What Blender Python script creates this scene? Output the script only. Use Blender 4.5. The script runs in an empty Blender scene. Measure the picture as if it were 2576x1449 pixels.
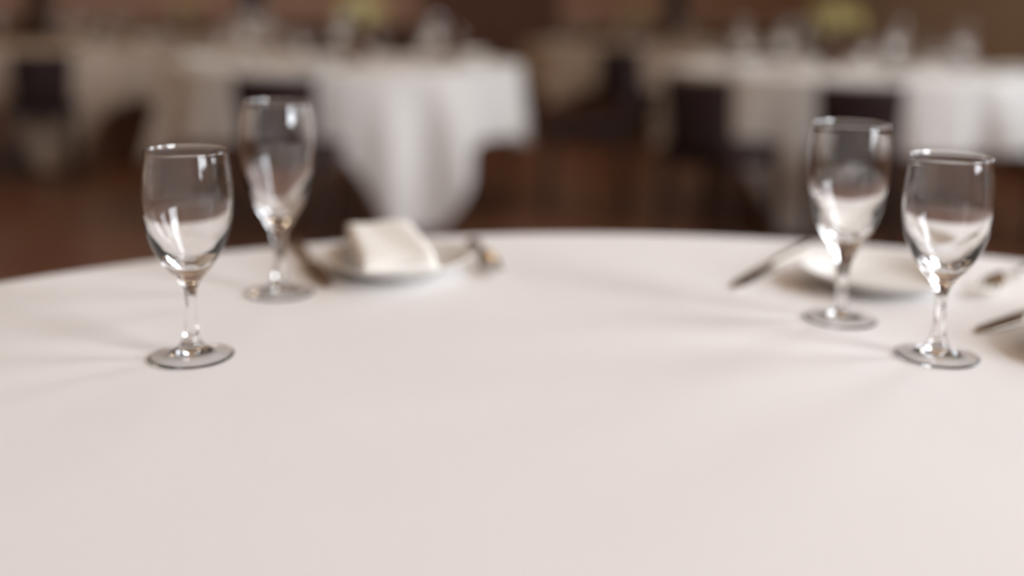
import bpy, bmesh, math, random
from mathutils import Vector, Matrix
random.seed(7)
S = bpy.context.scene
C = S.collection
PI = math.pi
TZ = 0.75                                  # height of every tabletop

# ------------------------------------------------------------------ camera
cd = bpy.data.cameras.new('camera')
cam = bpy.data.objects.new('camera', cd)
C.objects.link(cam)
p, rl = math.radians(8.0), math.radians(0.8)
fw = Vector((0, math.cos(p), -math.sin(p)))
rt = Vector((1, 0, 0)); up = rt.cross(fw)
r2 = math.cos(rl) * rt + math.sin(rl) * up
u2 = -math.sin(rl) * rt + math.cos(rl) * up
M = Matrix((r2, u2, -fw)).transposed().to_4x4()
M.translation = Vector((0, 0, TZ + 0.2676))
cam.matrix_world = M
cd.sensor_fit = 'HORIZONTAL'; cd.sensor_width = 36.0
cd.lens = 36.0 * 2650 / 2576
cd.shift_y = -322 / 2576
cd.clip_start = 0.05; cd.clip_end = 100
cd.dof.use_dof = True
cd.dof.focus_distance = 0.70
cd.dof.aperture_fstop = 1.5
S.camera = cam

# ------------------------------------------------------------------ world, daylight, exposure
S.view_settings.view_transform = 'Standard'
S.view_settings.look = 'None'
S.cycles.blur_glossy = 0.0                 # light passes the glass feet unblurred
S.view_settings.gamma = 1.0
S.view_settings.use_curve_mapping = False
S.view_settings.exposure = 1.0
w = bpy.data.worlds.new('world'); S.world = w
w.use_nodes = True
w.node_tree.nodes['Background'].inputs[0].default_value = (0.75, 0.85, 1.0, 1)
w.node_tree.nodes['Background'].inputs[1].default_value = 0.2

WALL_R, WALL_L, WALL_F, WALL_N, CEIL = 3.6, -6.6, 12.6, -4.0, 4.6
WINDOWS = [(-2.5, -0.5), (0.7, 1.7), (3.4, 5.0)]     # y ranges of the right wall's windows, the last one added for light
WZ = (1.2, 4.2)

def area_light(name, loc, rot, sx, sy, power, col, shape='RECTANGLE'):
    d = bpy.data.lights.new(name, 'AREA')
    d.shape = shape; d.size = sx
    if shape == 'RECTANGLE': d.size_y = sy
    d.energy = power; d.color = col
    o = bpy.data.objects.new(name, d); C.objects.link(o)
    o.location = loc; o.rotation_euler = rot
    return o
for (y0, y1), glow in zip(WINDOWS, (28, 16, 12)):   # daylight per window, W per square metre; third added to brighten the far tables
    area_light('window_and_fill_light', (WALL_R + 0.12, (y0 + y1) / 2, (WZ[0] + WZ[1]) / 2), (0, PI / 2, 0),
               WZ[1] - WZ[0], y1 - y0, glow * (WZ[1] - WZ[0]) * (y1 - y0), (0.90, 0.945, 1.0))
for x in (-3.6, 0.6):                      # unseen ceiling lamps, added as warm fill over the far tables
    for y in (5.5, 9.5):
        area_light('ceiling_fill_light', (x, y, CEIL - 0.12), (0, 0, 0), 0.4, 0.4, 9, (1.0, 0.78, 0.55), 'DISK')

# ------------------------------------------------------------------ materials
def mat(name, col, rough=0.6, metal=0.0, trans=0.0, ior=1.5, sheen=0.0, spec=0.5):
    m = bpy.data.materials.new(name); m.use_nodes = True
    b = m.node_tree.nodes['Principled BSDF']
    b.inputs['Base Color'].default_value = (*col, 1)
    b.inputs['Roughness'].default_value = rough
    b.inputs['Metallic'].default_value = metal
    b.inputs['Transmission Weight'].default_value = trans
    b.inputs['IOR'].default_value = ior
    b.inputs['Sheen Weight'].default_value = sheen
    b.inputs['Specular IOR Level'].default_value = spec
    return m
def noise_tint(m, c1, c2, scale=(1, 1, 1), nscale=6.0, bump=0.0, bdist=0.002, detail=4.0):
    """object-space noise: varies the base colour from c1 to c2 and optionally bumps"""
    nt = m.node_tree; b = nt.nodes['Principled BSDF']
    tc = nt.nodes.new('ShaderNodeTexCoord'); mp = nt.nodes.new('ShaderNodeMapping')
    mp.inputs['Scale'].default_value = scale
    n = nt.nodes.new('ShaderNodeTexNoise'); n.inputs['Scale'].default_value = nscale; n.inputs['Detail'].default_value = detail
    r = nt.nodes.new('ShaderNodeValToRGB')
    r.color_ramp.elements[0].position = 0.3; r.color_ramp.elements[0].color = (*c1, 1)
    r.color_ramp.elements[1].position = 0.7; r.color_ramp.elements[1].color = (*c2, 1)
    L = nt.links.new
    L(tc.outputs['Object'], mp.inputs['Vector']); L(mp.outputs['Vector'], n.inputs['Vector'])
    L(n.outputs['Fac'], r.inputs['Fac']); L(r.outputs['Color'], b.inputs['Base Color'])
    if bump:
        bp = nt.nodes.new('ShaderNodeBump'); bp.inputs['Strength'].default_value = bump; bp.inputs['Distance'].default_value = bdist
        L(n.outputs['Fac'], bp.inputs['Height']); L(bp.outputs['Normal'], b.inputs['Normal'])
    return m
def plank_mat(name, c1, c2, gap, bw, bh, rough, rot=0.0, axes='XY'):
    m = mat(name, c1, rough); nt = m.node_tree; b = nt.nodes['Principled BSDF']; L = nt.links.new
    tc = nt.nodes.new('ShaderNodeTexCoord'); mp = nt.nodes.new('ShaderNodeMapping')
    if axes == 'XZ': mp.inputs['Rotation'].default_value = (PI / 2, 0, rot)
    else: mp.inputs['Rotation'].default_value = (0, 0, rot)
    br = nt.nodes.new('ShaderNodeTexBrick')
    br.inputs['Color1'].default_value = (*c1, 1); br.inputs['Color2'].default_value = (*c2, 1); br.inputs['Mortar'].default_value = (*gap, 1)
    br.inputs['Scale'].default_value = 1.0; br.inputs['Brick Width'].default_value = bw; br.inputs['Row Height'].default_value = bh
    br.inputs['Mortar Size'].default_value = 0.003
    n = nt.nodes.new('ShaderNodeTexNoise'); n.inputs['Scale'].default_value = 3.0; n.inputs['Detail'].default_value = 6
    mx = nt.nodes.new('ShaderNodeMix'); mx.data_type = 'RGBA'; mx.blend_type = 'MULTIPLY'; mx.inputs['Factor'].default_value = 0.35
    L(tc.outputs['Object'], mp.inputs['Vector']); L(mp.outputs['Vector'], br.inputs['Vector']); L(tc.outputs['Object'], n.inputs['Vector'])
    L(br.outputs['Color'], mx.inputs['A']); L(n.outputs['Color'], mx.inputs['B']); L(mx.outputs['Result'], b.inputs['Base Color'])
    return m

MG = mat('clear_glass', (1, 1, 1), 0.0, trans=1.0, ior=1.5)
MCL = noise_tint(mat('white_cotton', (.8, .8, .8), 0.85, sheen=0.15), (.80, .778, .770), (.82, .798, .790), nscale=3.0, bump=0.25, bdist=0.004, detail=2.0)
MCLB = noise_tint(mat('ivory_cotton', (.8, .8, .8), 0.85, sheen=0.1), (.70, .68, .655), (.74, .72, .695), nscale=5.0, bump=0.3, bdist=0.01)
MCLD = noise_tint(mat('shade_toned_cotton', (.5, .4, .3), 0.85), (.44, .355, .285), (.49, .40, .325), nscale=5.0, bump=0.3, bdist=0.01)  # cloth colour darkened to stand for dimmer light on the farther tables
MNAP = noise_tint(mat('napkin_linen', (.8, .8, .8), 0.9, sheen=0.1), (.84, .81, .76), (.87, .84, .79), nscale=60, bump=0.15, bdist=0.0006)
MCER = noise_tint(mat('white_porcelain', (.8, .8, .8), 0.5, spec=.06), (.76, .74, .71), (.79, .77, .74), nscale=4)
MST = noise_tint(mat('cutlery_steel', (.6, .6, .6), 0.22, metal=1.0), (.56, .50, .42), (.60, .54, .46), nscale=8)
MFL = plank_mat('brown_floor_boards', (.22, .092, .052), (.185, .077, .044), (.03, .014, .009), 1.6, 0.14, 0.33, rot=PI / 2)
MWALL = plank_mat('brown_wall_panelling', (.10, .042, .024), (.08, .035, .021), (.03, .014, .009), 3.0, 0.30, 0.5, rot=PI / 2, axes='XZ')
MSIDE = noise_tint(mat('warm_wall_plaster', (.4, .3, .2), 0.8), (.46, .36, .30), (.50, .40, .33), nscale=2)
MFRONT = noise_tint(mat('dark_tan_wall_plaster', (.4, .3, .2), 0.8), (.24, .17, .125), (.27, .19, .14), nscale=2)
MLEFT = noise_tint(mat('cream_wall_plaster', (.4, .3, .2), 0.8), (.62, .49, .35), (.66, .525, .38), nscale=2)
MDOOR = noise_tint(mat('reddish_door_wood', (.1, .05, .03), 0.6), (.13, .055, .035), (.16, .07, .045), scale=(6, 1, 1), nscale=3)
MUPW = noise_tint(mat('brown_wall_plaster', (.4, .3, .2), 0.8), (.46, .29, .215), (.52, .33, .25), nscale=1.5)
MCEIL = noise_tint(mat('cream_ceiling', (.6, .5, .4), 0.9), (.50, .355, .23), (.54, .385, .25), nscale=2)
MDK = noise_tint(mat('dark_stained_wood', (.03, .02, .01), 0.4), (.022, .011, .007), (.032, .016, .010), scale=(1, 1, 6), nscale=5)
MUP = noise_tint(mat('plum_brown_upholstery', (.05, .03, .03), 0.8, spec=.2), (.024, .014, .014), (.032, .018, .018), nscale=30, bump=0.2, bdist=0.001)
MTW = noise_tint(mat('table_plywood', (.3, .2, .1), 0.5), (.25, .16, .09), (.32, .21, .12), nscale=5)
MBR = noise_tint(mat('amber_brown_vase', (.06, .03, .01), 0.2), (.085, .036, .016), (.105, .045, .02), nscale=8)
MFW = noise_tint(mat('yellow_green_petals', (.5, .45, .2), 0.7), (.55, .47, .20), (.62, .56, .30), nscale=20)
MLF = noise_tint(mat('olive_leaves', (.1, .12, .04), 0.6), (.16, .16, .06), (.22, .22, .09), nscale=12)
MFR = noise_tint(mat('white_window_paint', (.7, .7, .7), 0.5), (.66, .64, .60), (.70, .68, .64), nscale=6)

# ------------------------------------------------------------------ helpers
def obj(name, bm, m, parent=None, smooth=True, bevel=0.0):
    me = bpy.data.meshes.new(name)
    bm.normal_update(); bm.to_mesh(me); bm.free()
    if smooth:
        me.polygons.foreach_set('use_smooth', [True] * len(me.polygons))
    me.materials.append(m)
    o = bpy.data.objects.new(name, me); C.objects.link(o)
    if parent: o.parent = parent
    if bevel:
        md = o.modifiers.new('bevel', 'BEVEL'); md.width = bevel; md.segments = 2; md.limit_method = 'ANGLE'
    return o
def tag(o, label, cat, group=None):
    o['label'] = label; o['category'] = cat
    if group: o['group'] = group
    return o
def thing(name, label, cat, loc=(0, 0, 0), rz=0.0, group=None):
    o = bpy.data.objects.new(name, None); C.objects.link(o)
    o.empty_display_size = 0.05
    o.location = loc; o.rotation_euler = (0, 0, rz)
    return tag(o, label, cat, group)
def struct(name, bm, m, parent=None, bevel=0.0):
    o = obj(name, bm, m, parent, smooth=False, bevel=bevel)
    if not parent: o['kind'] = 'structure'
    return o
def dup(root, loc, rz, label, group=None, scale=None):
    r = root.copy(); C.objects.link(r)
    r.location = loc; r.rotation_euler = (0, 0, rz); r['label'] = label
    if group: r['group'] = group
    if scale: r.scale = scale
    for ch in list(root.children):
        c = ch.copy(); C.objects.link(c); c.parent = r
        for g in list(ch.children):
            d = g.copy(); C.objects.link(d); d.parent = c
    return r
def box(bm, x0, x1, y0, y1, z0, z1):
    v = [bm.verts.new(q) for q in ((x0, y0, z0), (x1, y0, z0), (x1, y1, z0), (x0, y1, z0), (x0, y0, z1), (x1, y0, z1), (x1, y1, z1), (x0, y1, z1))]
    for f in ((0, 3, 2, 1), (4, 5, 6, 7), (0, 1, 5, 4), (1, 2, 6, 5), (2, 3, 7, 6), (3, 0, 4, 7)):
        bm.faces.new([v[i] for i in f])
def boxes(*bs):
    bm = bmesh.new()
    for b in bs: box(bm, *b)
    return bm
def spline(pts, n):
    """Catmull-Rom through (r, z) points, n samples a span"""
    out = []
    P = [pts[0]] + list(pts) + [pts[-1]]
    for i in range(1, len(P) - 2):
        a, b, c, d = P[i - 1], P[i], P[i + 1], P[i + 2]
        for k in range(n):
            t = k / n
            out.append(tuple(0.5 * (2 * b[j] + (c[j] - a[j]) * t + (2 * a[j] - 5 * b[j] + 4 * c[j] - d[j]) * t * t + (3 * b[j] - a[j] - 3 * c[j] + d[j]) * t ** 3) for j in (0, 1)))
    out.append(tuple(pts[-1]))
    return out
def lathe_part(name, prof, i0, i1, m, parent, seg=72):
    """the stretch i0..i1 of a closed lathe profile as a mesh whose normals follow the whole profile, so parts join seamlessly; the profile runs up the outside"""
    me = bpy.data.meshes.new(name)
    V, N, F = [], [], []
    rings = []
    for i in range(i0, i1 + 1):
        a = prof[max(i - 1, 0)]; b = prof[min(i + 1, len(prof) - 1)]
        tx, tz = b[0] - a[0], b[1] - a[1]
        l = math.hypot(tx, tz) or 1.0
        nx, nz = tz / l, -tx / l
        r, z = prof[i]
        if r < 1e-6:
            rings.append([len(V)]); V.append((0, 0, z)); N.append((0, 0, 1.0 if nz > 0 else -1.0))
        else:
            rings.append(list(range(len(V), len(V) + seg)))
            for k in range(seg):
                c, s = math.cos(2 * PI * k / seg), math.sin(2 * PI * k / seg)
                V.append((r * c, r * s, z)); N.append((nx * c, nx * s, nz))
    for a, b in zip(rings, rings[1:]):
        for k in range(seg):
            k2 = (k + 1) % seg
            if len(a) == 1: F.append((a[0], b[k2], b[k]))
            elif len(b) == 1: F.append((a[k], a[k2], b[0]))
            else: F.append((a[k], a[k2], b[k2], b[k]))
    me.from_pydata(V, [], F); me.update()
    me.polygons.foreach_set('use_smooth', [True] * len(me.polygons))
    me.normals_split_custom_set_from_vertices(N)
    me.materials.append(m)
    o = bpy.data.objects.new(name, me); C.objects.link(o)
    if parent: o.parent = parent
    return o
def lathe(name, prof, m, parent=None, seg=64):
    return lathe_part(name, prof, 0, len(prof) - 1, m, parent, seg)

# ------------------------------------------------------------------ the hall
struct('floor', boxes((WALL_L - .2, WALL_R + .2, WALL_N - .2, WALL_F + .2, -.1, 0)), MFL)
struct('ceiling', boxes((WALL_L - .2, WALL_R + .2, WALL_N - .2, WALL_F + .2, CEIL, CEIL + .1)), MCEIL)
struct('wall_back', boxes((WALL_L - .2, WALL_R + .2, WALL_F, WALL_F + .2, 0, CEIL)), MUPW)
struct('trim_4', boxes((WALL_L, -1.08, WALL_F - .03, WALL_F, .14, .85), (.54, WALL_R, WALL_F - .03, WALL_F, .14, .85)), MWALL)
struct('wall_left', boxes((WALL_L - .2, WALL_L, WALL_N, WALL_F, 0, CEIL)), MLEFT)
struct('wall_front', boxes((WALL_L - .2, WALL_R + .2, WALL_N - .2, WALL_N, 0, CEIL)), MFRONT)
segs = [(WALL_R, WALL_R + .2, WALL_N, WALL_F, 0, WZ[0]), (WALL_R, WALL_R + .2, WALL_N, WALL_F, WZ[1], CEIL)]
ys = [WALL_N] + [v for q in WINDOWS for v in q] + [WALL_F]
for a, b in zip(ys[0::2], ys[1::2]): segs.append((WALL_R, WALL_R + .2, a, b, WZ[0], WZ[1]))
struct('wall_right', boxes(*segs), MSIDE)
for i, (y0, y1) in enumerate(WINDOWS):  # third frame belongs to the unseen window added to light the far cloths
    t = .05; ym = (y0 + y1) / 2; zm = 3.0
    struct('window_%d' % (i + 1), boxes((WALL_R + .02, WALL_R + .08, y0, y0 + t, *WZ), (WALL_R + .02, WALL_R + .08, y1 - t, y1, *WZ),
           (WALL_R + .02, WALL_R + .08, y0 + t, y1 - t, WZ[0], WZ[0] + t), (WALL_R + .02, WALL_R + .08, y0 + t, y1 - t, WZ[1] - t, WZ[1]),
           (WALL_R + .03, WALL_R + .07, ym - .02, ym + .02, WZ[0] + t, WZ[1] - t), (WALL_R + .03, WALL_R + .07, y0 + t, y1 - t, zm - .02, zm + .02)), MFR)
struct('baseboard_back', boxes((WALL_L, WALL_R, WALL_F - .02, WALL_F, 0, .14)), MDK)
struct('baseboard_left', boxes((WALL_L, WALL_L + .02, WALL_N, WALL_F - .02, 0, .14)), MDK)
struct('baseboard_right', boxes((WALL_R - .02, WALL_R, WALL_N, WALL_F - .02, 0, .14)), MDK)
for i, x in enumerate((-5.6, -3.1, 1.9)):
    struct('trim_%d' % (i + 1), boxes((x - .12, x + .12, WALL_F - .07, WALL_F, .14, CEIL)), MDK, bevel=.01)
dr = struct('door_1', boxes((-1.08, -.96, WALL_F - .06, WALL_F, 0, 2.2), (.42, .54, WALL_F - .06, WALL_F, 0, 2.2), (-.96, .42, WALL_F - .06, WALL_F, 2.08, 2.2)), MDOOR)
for s in (0, 1):
    x0 = -.96 + .69 * s
    lf = struct('door_leaf', boxes((x0 + .005, x0 + .685, WALL_F - .04, WALL_F - .005, .01, 2.08)), MDOOR, dr)
    for z0, z1 in ((.25, .95), (1.15, 1.9)):
        struct('door_panel', boxes((x0 + .12, x0 + .57, WALL_F - .052, WALL_F - .04, z0, z1)), MDOOR, lf, bevel=.006)

# ------------------------------------------------------------------ round tables under white cloths
def make_table(name, label, cx, cy, R, rz, group):
    t = thing(name, label, 'table', (cx, cy, 0), rz, group)
    top = [(0, TZ - .03), (R - .012, TZ - .03), (R - .006, TZ - .027), (R - .006, TZ - .006), (R - .010, TZ - .003), (0, TZ - .003)]
    lathe('tabletop', top, MTW, t, 96)
    for sx in (-1, 1):
        for sy in (-1, 1):
            bm = bmesh.new()
            a, b = Vector((sx * .52, sy * .30, TZ - .03)), Vector((sx * .56, sy * .34, 0))
            rings = []
            for q, rr in ((a, .016), (b, .014)):
                rings.append([bm.verts.new(q + Vector((rr * math.cos(2 * PI * k / 12), rr * math.sin(2 * PI * k / 12), 0))) for k in range(12)])
            for k in range(12): bm.faces.new((rings[1][k], rings[1][(k + 1) % 12], rings[0][(k + 1) % 12], rings[0][k]))
            bm.faces.new(rings[0]); bm.faces.new(rings[1][::-1])
            obj('leg', bm, MDK, t)
    return t
def make_cloth(label, cx, cy, R, side, rz, m, seed, group, soft=.02):
    """square cloth over a round top: short drop mid-side, long pointed folds at its corners"""
    rnd = random.Random(seed)
    NT, bm = 240, bmesh.new()
    ph = [rnd.uniform(0, 2 * PI) for _ in range(4)]
    ce = bm.verts.new((0, 0, TZ)); rings = []
    rads = [R * k / 24 for k in range(1, 24)] + [R - .02]
    ND = 26
    def pt(th, d, L):
        """a point at arc length d past the top's shoulder, of total drop L"""
        q = soft * PI / 2
        if d < q:
            a = d / soft
            return R - soft + soft * math.sin(a), TZ - soft + soft * math.cos(a)
        h = d - q
        corner = (0.5 + 0.5 * math.cos(4 * (th - PI / 4))) ** 3
        amp = min(h / .35, 1.4)
        fold = .045 * math.sin(14 * th + ph[0]) + .025 * math.sin(23 * th + ph[1]) + .012 * math.sin(9 * th + ph[2])
        flare = .02 + .05 * corner
        return R + amp * (flare + fold), TZ - soft - h
    for r in rads:
        rings.append([bm.verts.new((r * math.cos(2 * PI * k / NT), r * math.sin(2 * PI * k / NT), TZ)) for k in range(NT)])
    for j in range(1, ND + 1):
        ring = []
        for k in range(NT):
            th = 2 * PI * k / NT
            L = side / 2 - (R - soft) + (side * (.5 ** .5 - .5)) * (1 if math.cos(th - PI / 4) > 0 and math.sin(th) > 0 and math.cos(th) > 0 else .3) * (0.5 + 0.5 * math.cos(4 * (th - PI / 4))) ** 5
            L = min(L, TZ - .012) + .008 * math.sin(11 * th + ph[3])
            L = min(L, TZ - .012)
            tj = j / ND
            d = soft * PI / 2 * (j / 5) if j <= 5 else soft * PI / 2 + (L - soft * PI / 2) * (j - 5) / (ND - 5)
            r, z = pt(th, d, L)
            ring.append(bm.verts.new((r * math.cos(th), r * math.sin(th), max(z, .006))))
        rings.append(ring)
    for k in range(NT): bm.faces.new((ce, rings[0][k], rings[0][(k + 1) % NT]))
    for a, b in zip(rings, rings[1:]):
        for k in range(NT): bm.faces.new((a[k], b[k], b[(k + 1) % NT], a[(k + 1) % NT]))
    o = obj('tablecloth', bm, m)
    o.location = (cx, cy, 0); o.rotation_euler = (0, 0, rz)
    sd = o.modifiers.new('thickness', 'SOLIDIFY'); sd.thickness = .0015; sd.offset = -1
    return tag(o, label, 'tablecloth', group)

NX, NY, NR = .139, .390, .896
make_table('round_table', 'nearest round table, hidden under the big plain white cloth', NX, NY, NR, .4, 'round tables')
make_cloth('broad smooth white tablecloth filling the near half of the view', NX, NY, NR, 2.55, .5, MCL, 3, 'tablecloths on the round tables')
TABLES = {   # centre, radius, cloth turn, words that tell the table
    'A': (-.87, 5.50, .915, -1.10 - PI / 4, 'table straight behind the two left glasses'),
    'B': (1.73, 5.50, .915, -2.02 - PI / 4, 'table straight behind the two right glasses'),
    'C': (1.00, 9.40, .915, -.75 - PI / 4, 'small far table in the gap between two nearer tables'),
    'F': (2.45, 11.1, .915, -1.3 - PI / 4, 'far table by the right wall, beyond the nearer right one'),
    'D': (-3.30, 7.20, .915, -1.0 - PI / 4, 'half-cut table at the left border'),
    'E': (-3.00, 9.90, .915, -.6 - PI / 4, 'farthest table, beyond the left ones'),
}
for i, (k, (x, y, R, a, ph)) in enumerate(TABLES.items()):
    make_table('round_table', 'round ' + ph + ', under its cloth', x, y, R, a, 'round tables')
    make_cloth(('blurred white cloth on the ' if k in 'AB' else 'blurred shade-toned cloth on the ') + ph, x, y, R, 2.48, a, MCLB if k in 'AB' else MCLD, 20 + i, 'tablecloths on the round tables')

# ------------------------------------------------------------------ stemware
def make_glass(name, label, outer, inner, i_stem, i_bowl, loc, seg=72):
    """outer: (r, z) from the foot's underside at the axis up to the rim; inner: from the rim down to the axis. i_stem, i_bowl: control points where foot ends and bowl begins"""
    n = 6
    pts = list(outer) + list(inner)
    prof = spline(pts, n)
    prof[0] = (0, prof[0][1]); prof[-1] = (0, prof[-1][1])
    t = thing(name, label, 'glass', loc)
    lathe_part('foot', prof, 0, i_stem * n, MG, t, seg)
    lathe_part('stem', prof, i_stem * n, i_bowl * n, MG, t, seg)
    lathe_part('bowl', prof, i_bowl * n, len(prof) - 1, MG, t, seg)
    return t
GOB_O = [(0, .0042), (.012, .0032), (.0290, .0004), (.0316, .0010), (.0308, .0018), (.021, .0042), (.0115, .0078), (.0068, .0145), (.0050, .023),
         (.0042, .032), (.0043, .044), (.0056, .0545), (.0102, .0630), (.0165, .0705), (.0220, .0785), (.0270, .0880), (.0316, .1020), (.0334, .1170), (.0331, .1340), (.0314, .1510), (.0302, .1592), (.0307, .1604)]
GOB_I = [(.0301, .1613), (.0294, .1605), (.0294, .1590), (.0304, .1500), (.0320, .1340), (.0319, .1170), (.0290, .1020), (.0230, .0895), (.0170, .0820), (.0110, .0765), (.0060, .0742), (0, .0735)]
WIN_O = [(0, .0042), (.012, .0032), (.0286, .0004), (.0312, .0010), (.0304, .0018), (.020, .0041), (.0105, .0076), (.0060, .0150), (.0046, .025),
         (.0050, .0385), (.0068, .0520), (.0098, .0620), (.0160, .0735), (.0222, .0840), (.0280, .0980), (.0330, .1180), (.0348, .1400), (.0344, .1580), (.0328, .1740), (.0319, .1802), (.0324, .1814)]
WIN_I = [(.0318, .1823), (.0311, .1815), (.0311, .1800), (.0318, .1730), (.0333, .1575), (.0335, .1400), (.0307, .1185), (.0236, .1010), (.0172, .0900), (.0110, .0825), (.0055, .0792), (0, .0783)]
GZ = TZ + .0004
gob = make_glass('water_goblet', 'nearer left goblet, rounded, standing nearest the left table edge', GOB_O, GOB_I, 8, 11, (-.2453, .785, GZ))
win = make_glass('wine_glass', 'taller tapered wine glass behind the left goblet, beside the plate with a napkin', WIN_O, WIN_I, 8, 10, (-.2182, .9723, GZ))
gob['group'] = 'water goblets on the near table'; win['group'] = 'wine glasses on the near table'
dup(gob, (.3408, .8102, GZ), .6, 'rounded goblet standing farthest right, before the empty plate', 'water goblets on the near table')
dup(win, (.2940, .9097, GZ), .9, 'taller tapered wine glass between a slanted knife and the right goblet', 'wine glasses on the near table', (1, 1, .965))

# ------------------------------------------------------------------ plates, napkins, cutlery
PR = .076
plate_prof = [(0, .0030), (.030, .0030), (.036, .0005), (.044, .0005), (.0475, .0030), (.058, .0085), (.0735, .0170), (.0760, .0185), (.0755, .0198), (.0735, .0195),
              (.062, .0140), (.052, .0085), (.046, .0062), (.038, .0055), (0, .0055)]
PLN = 4
pp = spline(plate_prof, PLN); pp[0] = (0, pp[0][1]); pp[-1] = (0, pp[-1][1])
def plate_like(label, loc, group, first=[]):
    if not first:
        t = thing('side_plate', label, 'plate', loc, 0, group)
        i = 4 * PLN; j = 12 * PLN
        lathe_part('base', pp, 0, i, MCER, t, 96); lathe_part('rim', pp, i, j, MCER, t, 96); lathe_part('well', pp, j, len(pp) - 1, MCER, t, 96)
        first.append(t); return t
    return dup(first[0], loc, 0, label, group)
plate_like('small white plate holding the folded napkin', (-.117, 1.058, TZ + .0002), 'plates on the near table')
plate_like('small white empty plate behind the right pair of glasses', (.368, 1.030, TZ + .0002), 'plates on the near table')
plate_like('white plate at the right border, cut by the frame', (.496, .820, TZ + .0002), 'plates on the near table')

def make_napkin(label, loc, rz, group, wd=.073, ln=.150):
    """folded linen: a thick slab along local y (front at -y) with soft edges, its far end higher, a second fold lying on top"""
    bm = bmesh.new()
    def slab(y0, y1, zb, zt, wdt, nx=14, ny=20):
        top, bot = [], []
        for j in range(ny + 1):
            v = j / ny; y = y0 + (y1 - y0) * v
            ey = min(v, 1 - v) * (y1 - y0)
            rt_, rb_ = [], []
            for i in range(nx + 1):
                u = i / nx; x = (u - .5) * wdt * (1 + .03 * math.sin(5 * v))
                ex = min(u, 1 - u) * wdt
                e = min(ex, ey, .006) / .006
                hh = zt(v) - zb(v); mid = (zt(v) + zb(v)) / 2
                k = math.sqrt(1 - (1 - e) ** 2)
                rt_.append(bm.verts.new((x, y, mid + hh / 2 * (.25 + .75 * k) + .0012 * math.sin(7 * u + 3 * v) * e)))
                rb_.append(bm.verts.new((x, y, mid - hh / 2 * (.25 + .75 * k))))
            top.append(rt_); bot.append(rb_)
        for j in range(ny):
            for i in range(nx):
                bm.faces.new((top[j][i], top[j][i + 1], top[j + 1][i + 1], top[j + 1][i]))
                bm.faces.new((bot[j][i], bot[j + 1][i], bot[j + 1][i + 1], bot[j][i + 1]))
        for j in range(ny):
            bm.faces.new((top[j][0], top[j + 1][0], bot[j + 1][0], bot[j][0])); bm.faces.new((top[j + 1][nx], top[j][nx], bot[j][nx], bot[j + 1][nx]))
        for i in range(nx):
            bm.faces.new((top[0][i + 1], top[0][i], bot[0][i], bot[0][i + 1])); bm.faces.new((top[ny][i], top[ny][i + 1], bot[ny][i + 1], bot[ny][i]))
    h = ln / 2
    base = lambda v: .0205 - .0005 * v
    slab(-h, h, base, lambda v: base(v) + .009 + .004 * v, wd)
    t = thing('folded_napkin', label, 'napkin', loc, rz, group)
    obj('lower_fold', bm, MNAP, t)
    bm = bmesh.new()
    slab(-h + .004, h, lambda v: .0300 + .0035 * v, lambda v: .0345 + .0090 * v - .012 * max(0, .18 - v), wd * .985)
    obj('upper_fold', bm, MNAP, t)
    return t
nk = make_napkin('white folded napkin lying on the small plate behind the tall wine glass', (-.124, 1.044, TZ + .0002), .27, 'napkins on the near table')
dup(nk, (.510, .845, TZ + .0002), -.85, 'white folded napkin on the plate cut by the right border', 'napkins on the near table')

def flat_prism(bm, xs, zt, zb):
    """a slender solid along y from (y, halfwidth) stations, with top height zt(y) and bottom height zb(y); rounded across"""
    rings = []
    for y, hw in xs:
        a, b = zt(y), zb(y)
        m_ = (a + b) / 2; h = (a - b) / 2
        rings.append([bm.verts.new((hw * math.cos(2 * PI * k / 12), y, m_ + h * math.sin(2 * PI * k / 12))) for k in range(12)])
    for a, b in zip(rings, rings[1:]):
        for k in range(12): bm.faces.new((a[k], a[(k + 1) % 12], b[(k + 1) % 12], b[k]))
    bm.faces.new(rings[0][::-1]); bm.faces.new(rings[-1])
def make_knife(label, tip, end, group):
    """tip at local origin, handle end along +y"""
    d = Vector(end) - Vector(tip); L = d.length
    t = thing('table_knife', label, 'knife', (*tip, TZ + .0004), math.atan2(-d.x, d.y), group)
    bm = bmesh.new()
    flat_prism(bm, [(0, .0015), (.004, .0045), (.015, .0082), (.04, .0098), (.08, .0100), (.100, .0085), (.108, .0050)], lambda y: .0022 + .02 * max(0, y - .02) * .4, lambda y: .0004 + .006 * max(0, y - .06))
    obj('blade', bm, MST, t)
    bm = bmesh.new()
    flat_prism(bm, [(.104, .0042), (.112, .0055), (.13, .0056), (.16, .0066), (L - .012, .0080), (L - .003, .0070), (L, .0035)], lambda y: .0062, lambda y: .0002)
    obj('handle', bm, MST, t)
    return t
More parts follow.
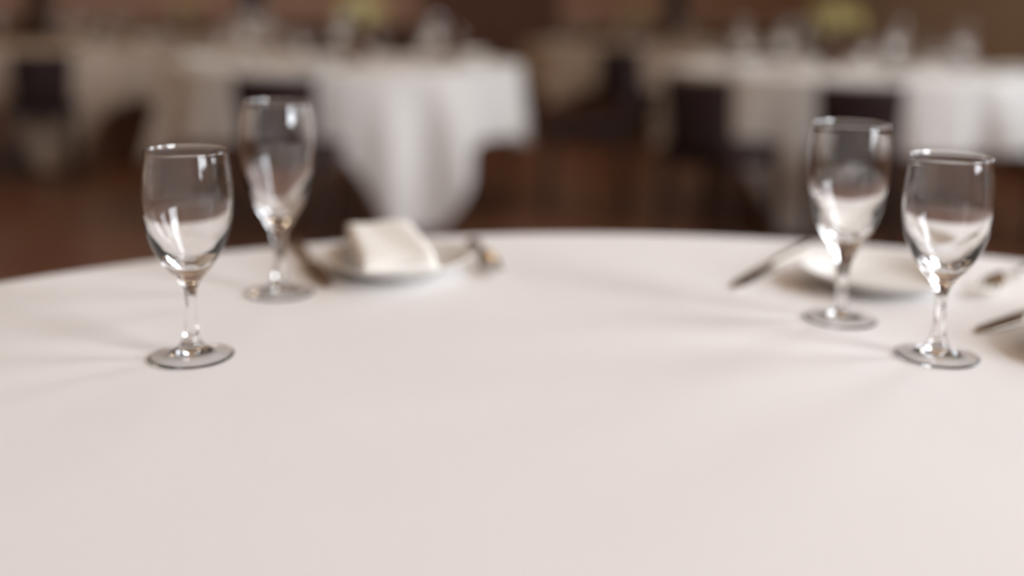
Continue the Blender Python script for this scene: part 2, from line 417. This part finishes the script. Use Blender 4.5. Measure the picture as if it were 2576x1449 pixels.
def make_fork(label, tip, end, group):
    d = Vector(end) - Vector(tip); L = d.length
    t = thing('table_fork', label, 'fork', (*tip, TZ + .0004), math.atan2(-d.x, d.y), group)
    arch = lambda y: .004 + .010 * math.exp(-((y - .075) / .03) ** 2) - .002 * min(1, max(0, y - .1) / .05)
    bm = bmesh.new()
    flat_prism(bm, [(.044, .0110), (.052, .0118), (.062, .0095), (.072, .0050), (.078, .0034)], lambda y: arch(y) + .001, lambda y: arch(y) - .0012)
    hd = obj('head', bm, MST, t)
    for k in range(4):
        bm = bmesh.new(); xo = (k - 1.5) * .0062
        flat_prism(bm, [(0, .0007), (.006, .0014), (.03, .0019), (.047, .0022)], lambda y: arch(y) + .001 + .006 * max(0, .02 - y) / .02, lambda y: arch(y) - .001 + .006 * max(0, .02 - y) / .02)
        for v in bm.verts: v.co.x += xo
        obj('tine', bm, MST, hd)
    bm = bmesh.new()
    flat_prism(bm, [(.074, .0036), (.09, .0032), (.12, .0040), (L - .015, .0085), (L - .004, .0075), (L, .0035)], lambda y: arch(y) + .0012, lambda y: max(.0002, arch(y) - .0016))
    obj('handle', bm, MST, t)
    return t
make_knife('table knife just left of the napkin plate, pointing at the tall glass foot', (-.1760, .990), (-.2447, 1.1755), 'knives on the near table')
make_knife('table knife lying slanted beside the empty plate, in open view', (.2200, 1.0119), (.3493, 1.2094), 'knives on the near table')
make_knife('table knife cut by the right border, beside the right goblet foot', (.4005, .8744), (.559, 1.000), 'knives on the near table')
make_fork('table fork beyond the napkin plate, close to the far table edge', (-.0150, 1.0330), (-.0450, 1.2130), 'forks on the near table')
make_fork('table fork right of the empty plate, its handle toward the right border', (.4460, .9800), (.571, 1.124), 'forks on the near table')

# ------------------------------------------------------------------ low-backed chairs
def make_chair(label, loc, rz):
    """faces +y; its low curved back is at -y"""
    t = thing('dining_chair', label, 'chair', loc, rz, 'low-backed dark chairs')
    bm = boxes((-.19, .19, -.20, .20, .405, .470)); obj('seat', bm, MUP, t, bevel=.02)
    bm = bmesh.new()
    outer, inner = [], []
    for j in range(9):
        z = .44 + .32 * j / 8
        o_, i_ = [], []
        for i in range(17):
            a = (i / 16 - .5)
            wdt = .33 * (1 - .10 * (1 - j / 8))
            x = a * wdt; y = -.235 - .05 * (j / 8) + .10 * (abs(a) * 2) ** 2 * .6
            th = .022 * math.sqrt(max(0.02, 1 - (abs(a) * 2) ** 8)) * math.sqrt(max(.05, 1 - (abs(j / 4 - 1)) ** 8))
            o_.append(bm.verts.new((x, y - th, z))); i_.append(bm.verts.new((x, y + th, z)))
        outer.append(o_); inner.append(i_)
    for j in range(8):
        for i in range(16):
            bm.faces.new((outer[j][i], outer[j][i + 1], outer[j + 1][i + 1], outer[j + 1][i]))
            bm.faces.new((inner[j][i + 1], inner[j][i], inner[j + 1][i], inner[j + 1][i + 1]))
        bm.faces.new((outer[j][0], outer[j + 1][0], inner[j + 1][0], inner[j][0])); bm.faces.new((outer[j + 1][16], outer[j][16], inner[j][16], inner[j + 1][16]))
    for i in range(16):
        bm.faces.new((outer[8][i], outer[8][i + 1], inner[8][i + 1], inner[8][i])); bm.faces.new((outer[0][i + 1], outer[0][i], inner[0][i], inner[0][i + 1]))
    obj('backrest', bm, MUP, t)
    def bar(nm, a, b, ra, rb):
        bm = bmesh.new(); a, b = Vector(a), Vector(b)
        R1 = []
        for q, rr in ((a, ra), (b, rb)):
            R1.append([bm.verts.new(q + Vector((sx * rr, sy * rr, 0))) for sx, sy in ((-1, -1), (1, -1), (1, 1), (-1, 1))])
        for k in range(4): bm.faces.new((R1[0][k], R1[0][(k + 1) % 4], R1[1][(k + 1) % 4], R1[1][k]))
        bm.faces.new(R1[0][::-1]); bm.faces.new(R1[1])
        obj(nm, bm, MDK, t, smooth=False, bevel=.004)
    for s in (-1, 1):
        bar('leg', (s * .17, .18, 0), (s * .16, .17, .41), .013, .018)
        bar('leg', (s * .17, -.23, 0), (s * .155, -.18, .41), .013, .018)
        bar('back_post', (s * .12, -.19, .46), (s * .12, -.235, .53), .014, .012)
    bm = boxes((-.17, .17, -.19, .19, .375, .405)); obj('seat_frame', bm, MDK, t, smooth=False, bevel=.004)
    return t
CH = []
def chair(tab, ang, dist, words):
    """a chair at polar angle ang (degrees from +x) round a table, facing its centre"""
    x, y, R, a, ph = TABLES[tab]
    q = math.radians(ang)
    loc = (x + dist * math.cos(q), y + dist * math.sin(q), 0)
    rz = q + PI / 2
    label = 'dark low-backed chair ' + words
    if not CH: CH.append(make_chair(label, loc, rz)); return CH[0]
    return dup(CH[0], loc, rz, label)
chair('A', -92, 1.22, 'with its back to us right behind the tall left glass')
chair('A', -4, 1.24, 'at the right end of the table behind the left glasses')
chair('A', 62, 1.24, 'on the far side of the table behind the left glasses')
chair('B', -105, 1.25, 'with its back to us right behind the tall right glass')
chair('B', -131, 1.24, 'at the near left of the table behind the right glasses')
chair('B', -48, 1.24, 'at the right border behind the right goblet')
chair('B', 96, 1.24, 'on the far side of the table behind the right glasses')
chair('C', -98, 1.20, 'in front of the small far table in the central gap')
chair('C', 176, 1.24, 'at the left end of the small far central table')
chair('C', -40, 1.24, 'at the right end of the small far central table')
chair('F', -78, 1.24, 'in front of the far table by the right wall')
chair('D', -63, 1.25, 'in front of the half-cut table at the left border')
chair('D', 15, 1.24, 'at the right end of the half-cut table at the left border')
chair('E', -95, 1.20, 'in front of the farthest table')
chair('E', -12, 1.24, 'at the right end of the farthest table')

# ------------------------------------------------------------------ settings and flowers on the far tables
PL, NP, GB, WG = [], [], [], []
pl0 = bpy.data.objects['side_plate']
SEATS = {'near': -90, 'near right': -35, 'near left': -145, 'far right': 35, 'far left': 145, 'far': 90}
for k, seats in (('A', ('near', 'near right', 'near left', 'far right', 'far left', 'far')), ('B', ('near', 'near right', 'near left', 'far right', 'far left', 'far')),
                 ('C', ('near', 'near right', 'near left', 'far')), ('F', ('near', 'near right', 'near left', 'far left')), ('D', ('near', 'near right', 'far right', 'far')), ('E', ('near', 'near right', 'near left', 'far right'))):
    x, y, R, a, ph = TABLES[k]
    short = {'A': 'table behind the left glasses', 'B': 'table behind the right glasses', 'C': 'small far central table', 'F': 'far right-wall table', 'D': 'half-cut left border table', 'E': 'farthest table'}[k]
    for s in seats:
        q = math.radians(SEATS[s])
        c, sn = math.cos(q), math.sin(q)
        P = lambda r, t: (x + r * c - t * sn, y + r * sn + t * c)
        dup(pl0, (*P(R - .14, 0), TZ + .0002), 0, 'blurred white plate at the %s seat of the %s' % (s, short), 'plates on the far tables')
        dup(nk, (*P(R - .14, 0), TZ + .0002), q - PI / 2, 'blurred white napkin at the %s seat of the %s' % (s, short), 'napkins on the far tables')
        dup(gob, (*P(R - .30, -.10), GZ), 0, 'blurred clear goblet at the %s seat of the %s' % (s, short), 'goblets on the far tables')
        dup(win, (*P(R - .36, .06), GZ), 0, 'big blurred wine glass at the %s seat of the %s' % (s, short), 'wine glasses on the far tables', (1.25, 1.25, 1.35))

vase_prof = [(0, .001), (.030, .001), (.036, .004), (.040, .02), (.042, .05), (.036, .085), (.022, .105), (.019, .12), (.023, .135), (.020, .135), (.016, .12), (.018, .105), (.030, .085), (.035, .05), (.030, .01), (0, .008)]
VS = []
def centrepiece(tab, dx, dy, ph):
    x, y = TABLES[tab][0] + dx, TABLES[tab][1] + dy
    if not VS:
        v = thing('flower_vase', 'small dark brown vase on the ' + ph, 'vase', (x, y, TZ), 0, 'brown vases')
        v.scale = (1.25, 1.25, 1.25)
        vp = spline(vase_prof, 3); vp[0] = (0, vp[0][1]); vp[-1] = (0, vp[-1][1])
        n = len(vp); i = 3 * 6
        lathe_part('body', vp, 0, i, MBR, v, 32); lathe_part('neck', vp, i, n - 1, MBR, v, 32)
        b = thing('flower_bouquet', 'loose yellow-green flowers in the vase on the ' + ph, 'flowers', (x, y, TZ), 0, 'yellow-green bouquets')
        b.scale = (1.25, 1.25, 1.25)
        rnd = random.Random(4)
        for f in range(11):
            an = 2.4 * f; rr = .018 + .085 * math.sqrt(f / 11); zz = .27 - 1.6 * rr * rr * 6 + rnd.uniform(-.02, .03)
            px, py = rr * math.cos(an), rr * math.sin(an)
            bm = bmesh.new()
            for pn in range(26):                      # petals round the head
                u = 1 - 2 * (pn + .5) / 26; aa = pn * 2.39996; sq = math.sqrt(1 - u * u)
                dv = Vector((sq * math.cos(aa), sq * math.sin(aa), u))
                t1 = dv.orthogonal().normalized(); t2 = dv.cross(t1)
                bse = dv * .006; tp = dv * .029; md = dv * .02
                q4 = [bm.verts.new(z) for z in (bse, md + t1 * .011, tp + t2 * .003, md - t1 * .011)]
                bm.faces.new(q4)
            for v4 in bm.verts: v4.co += Vector((px, py, zz))
            obj('flower_head', bm, MFW, b)
            bm = bmesh.new(); R1 = []
            for t_, q in enumerate((Vector((px * .08, py * .08, .03)), Vector((px * .12, py * .12, .135)), Vector((px, py, zz)))):
                R1.append([bm.verts.new(q + Vector((.0016 * math.cos(z * PI / 3), .0016 * math.sin(z * PI / 3), 0))) for z in range(6)])
            for aa, bb in zip(R1, R1[1:]):
                for z in range(6): bm.faces.new((aa[z], aa[(z + 1) % 6], bb[(z + 1) % 6], bb[z]))
            for lf in range(2):                       # a leaf pair on each stem
                m0 = Vector((px * .55, py * .55, .135 + (zz - .135) * .5)); dd = Vector((math.cos(an + lf * 2.5 + .6), math.sin(an + lf * 2.5 + .6), .3))
                sd = dd.cross(Vector((0, 0, 1))).normalized()
                bm.faces.new([bm.verts.new(z) for z in (m0, m0 + dd * .03 + sd * .011, m0 + dd * .06, m0 + dd * .03 - sd * .011)])
            obj('leafy_stem', bm, MLF, b, smooth=False)
        VS.extend((v, b)); return
    dup(VS[0], (x, y, TZ), 1.0, 'small dark brown vase on the ' + ph, 'brown vases')
    dup(VS[1], (x, y, TZ), 1.3 * len(ph), 'loose yellow-green flowers in the vase on the ' + ph, 'yellow-green bouquets')
centrepiece('A', .07, -.05, 'table behind the left glasses')
centrepiece('B', -.08, -.05, 'table behind the right glasses')
centrepiece('E', -.05, 0, 'farthest table')
centrepiece('C', .1, .1, 'small far central table')
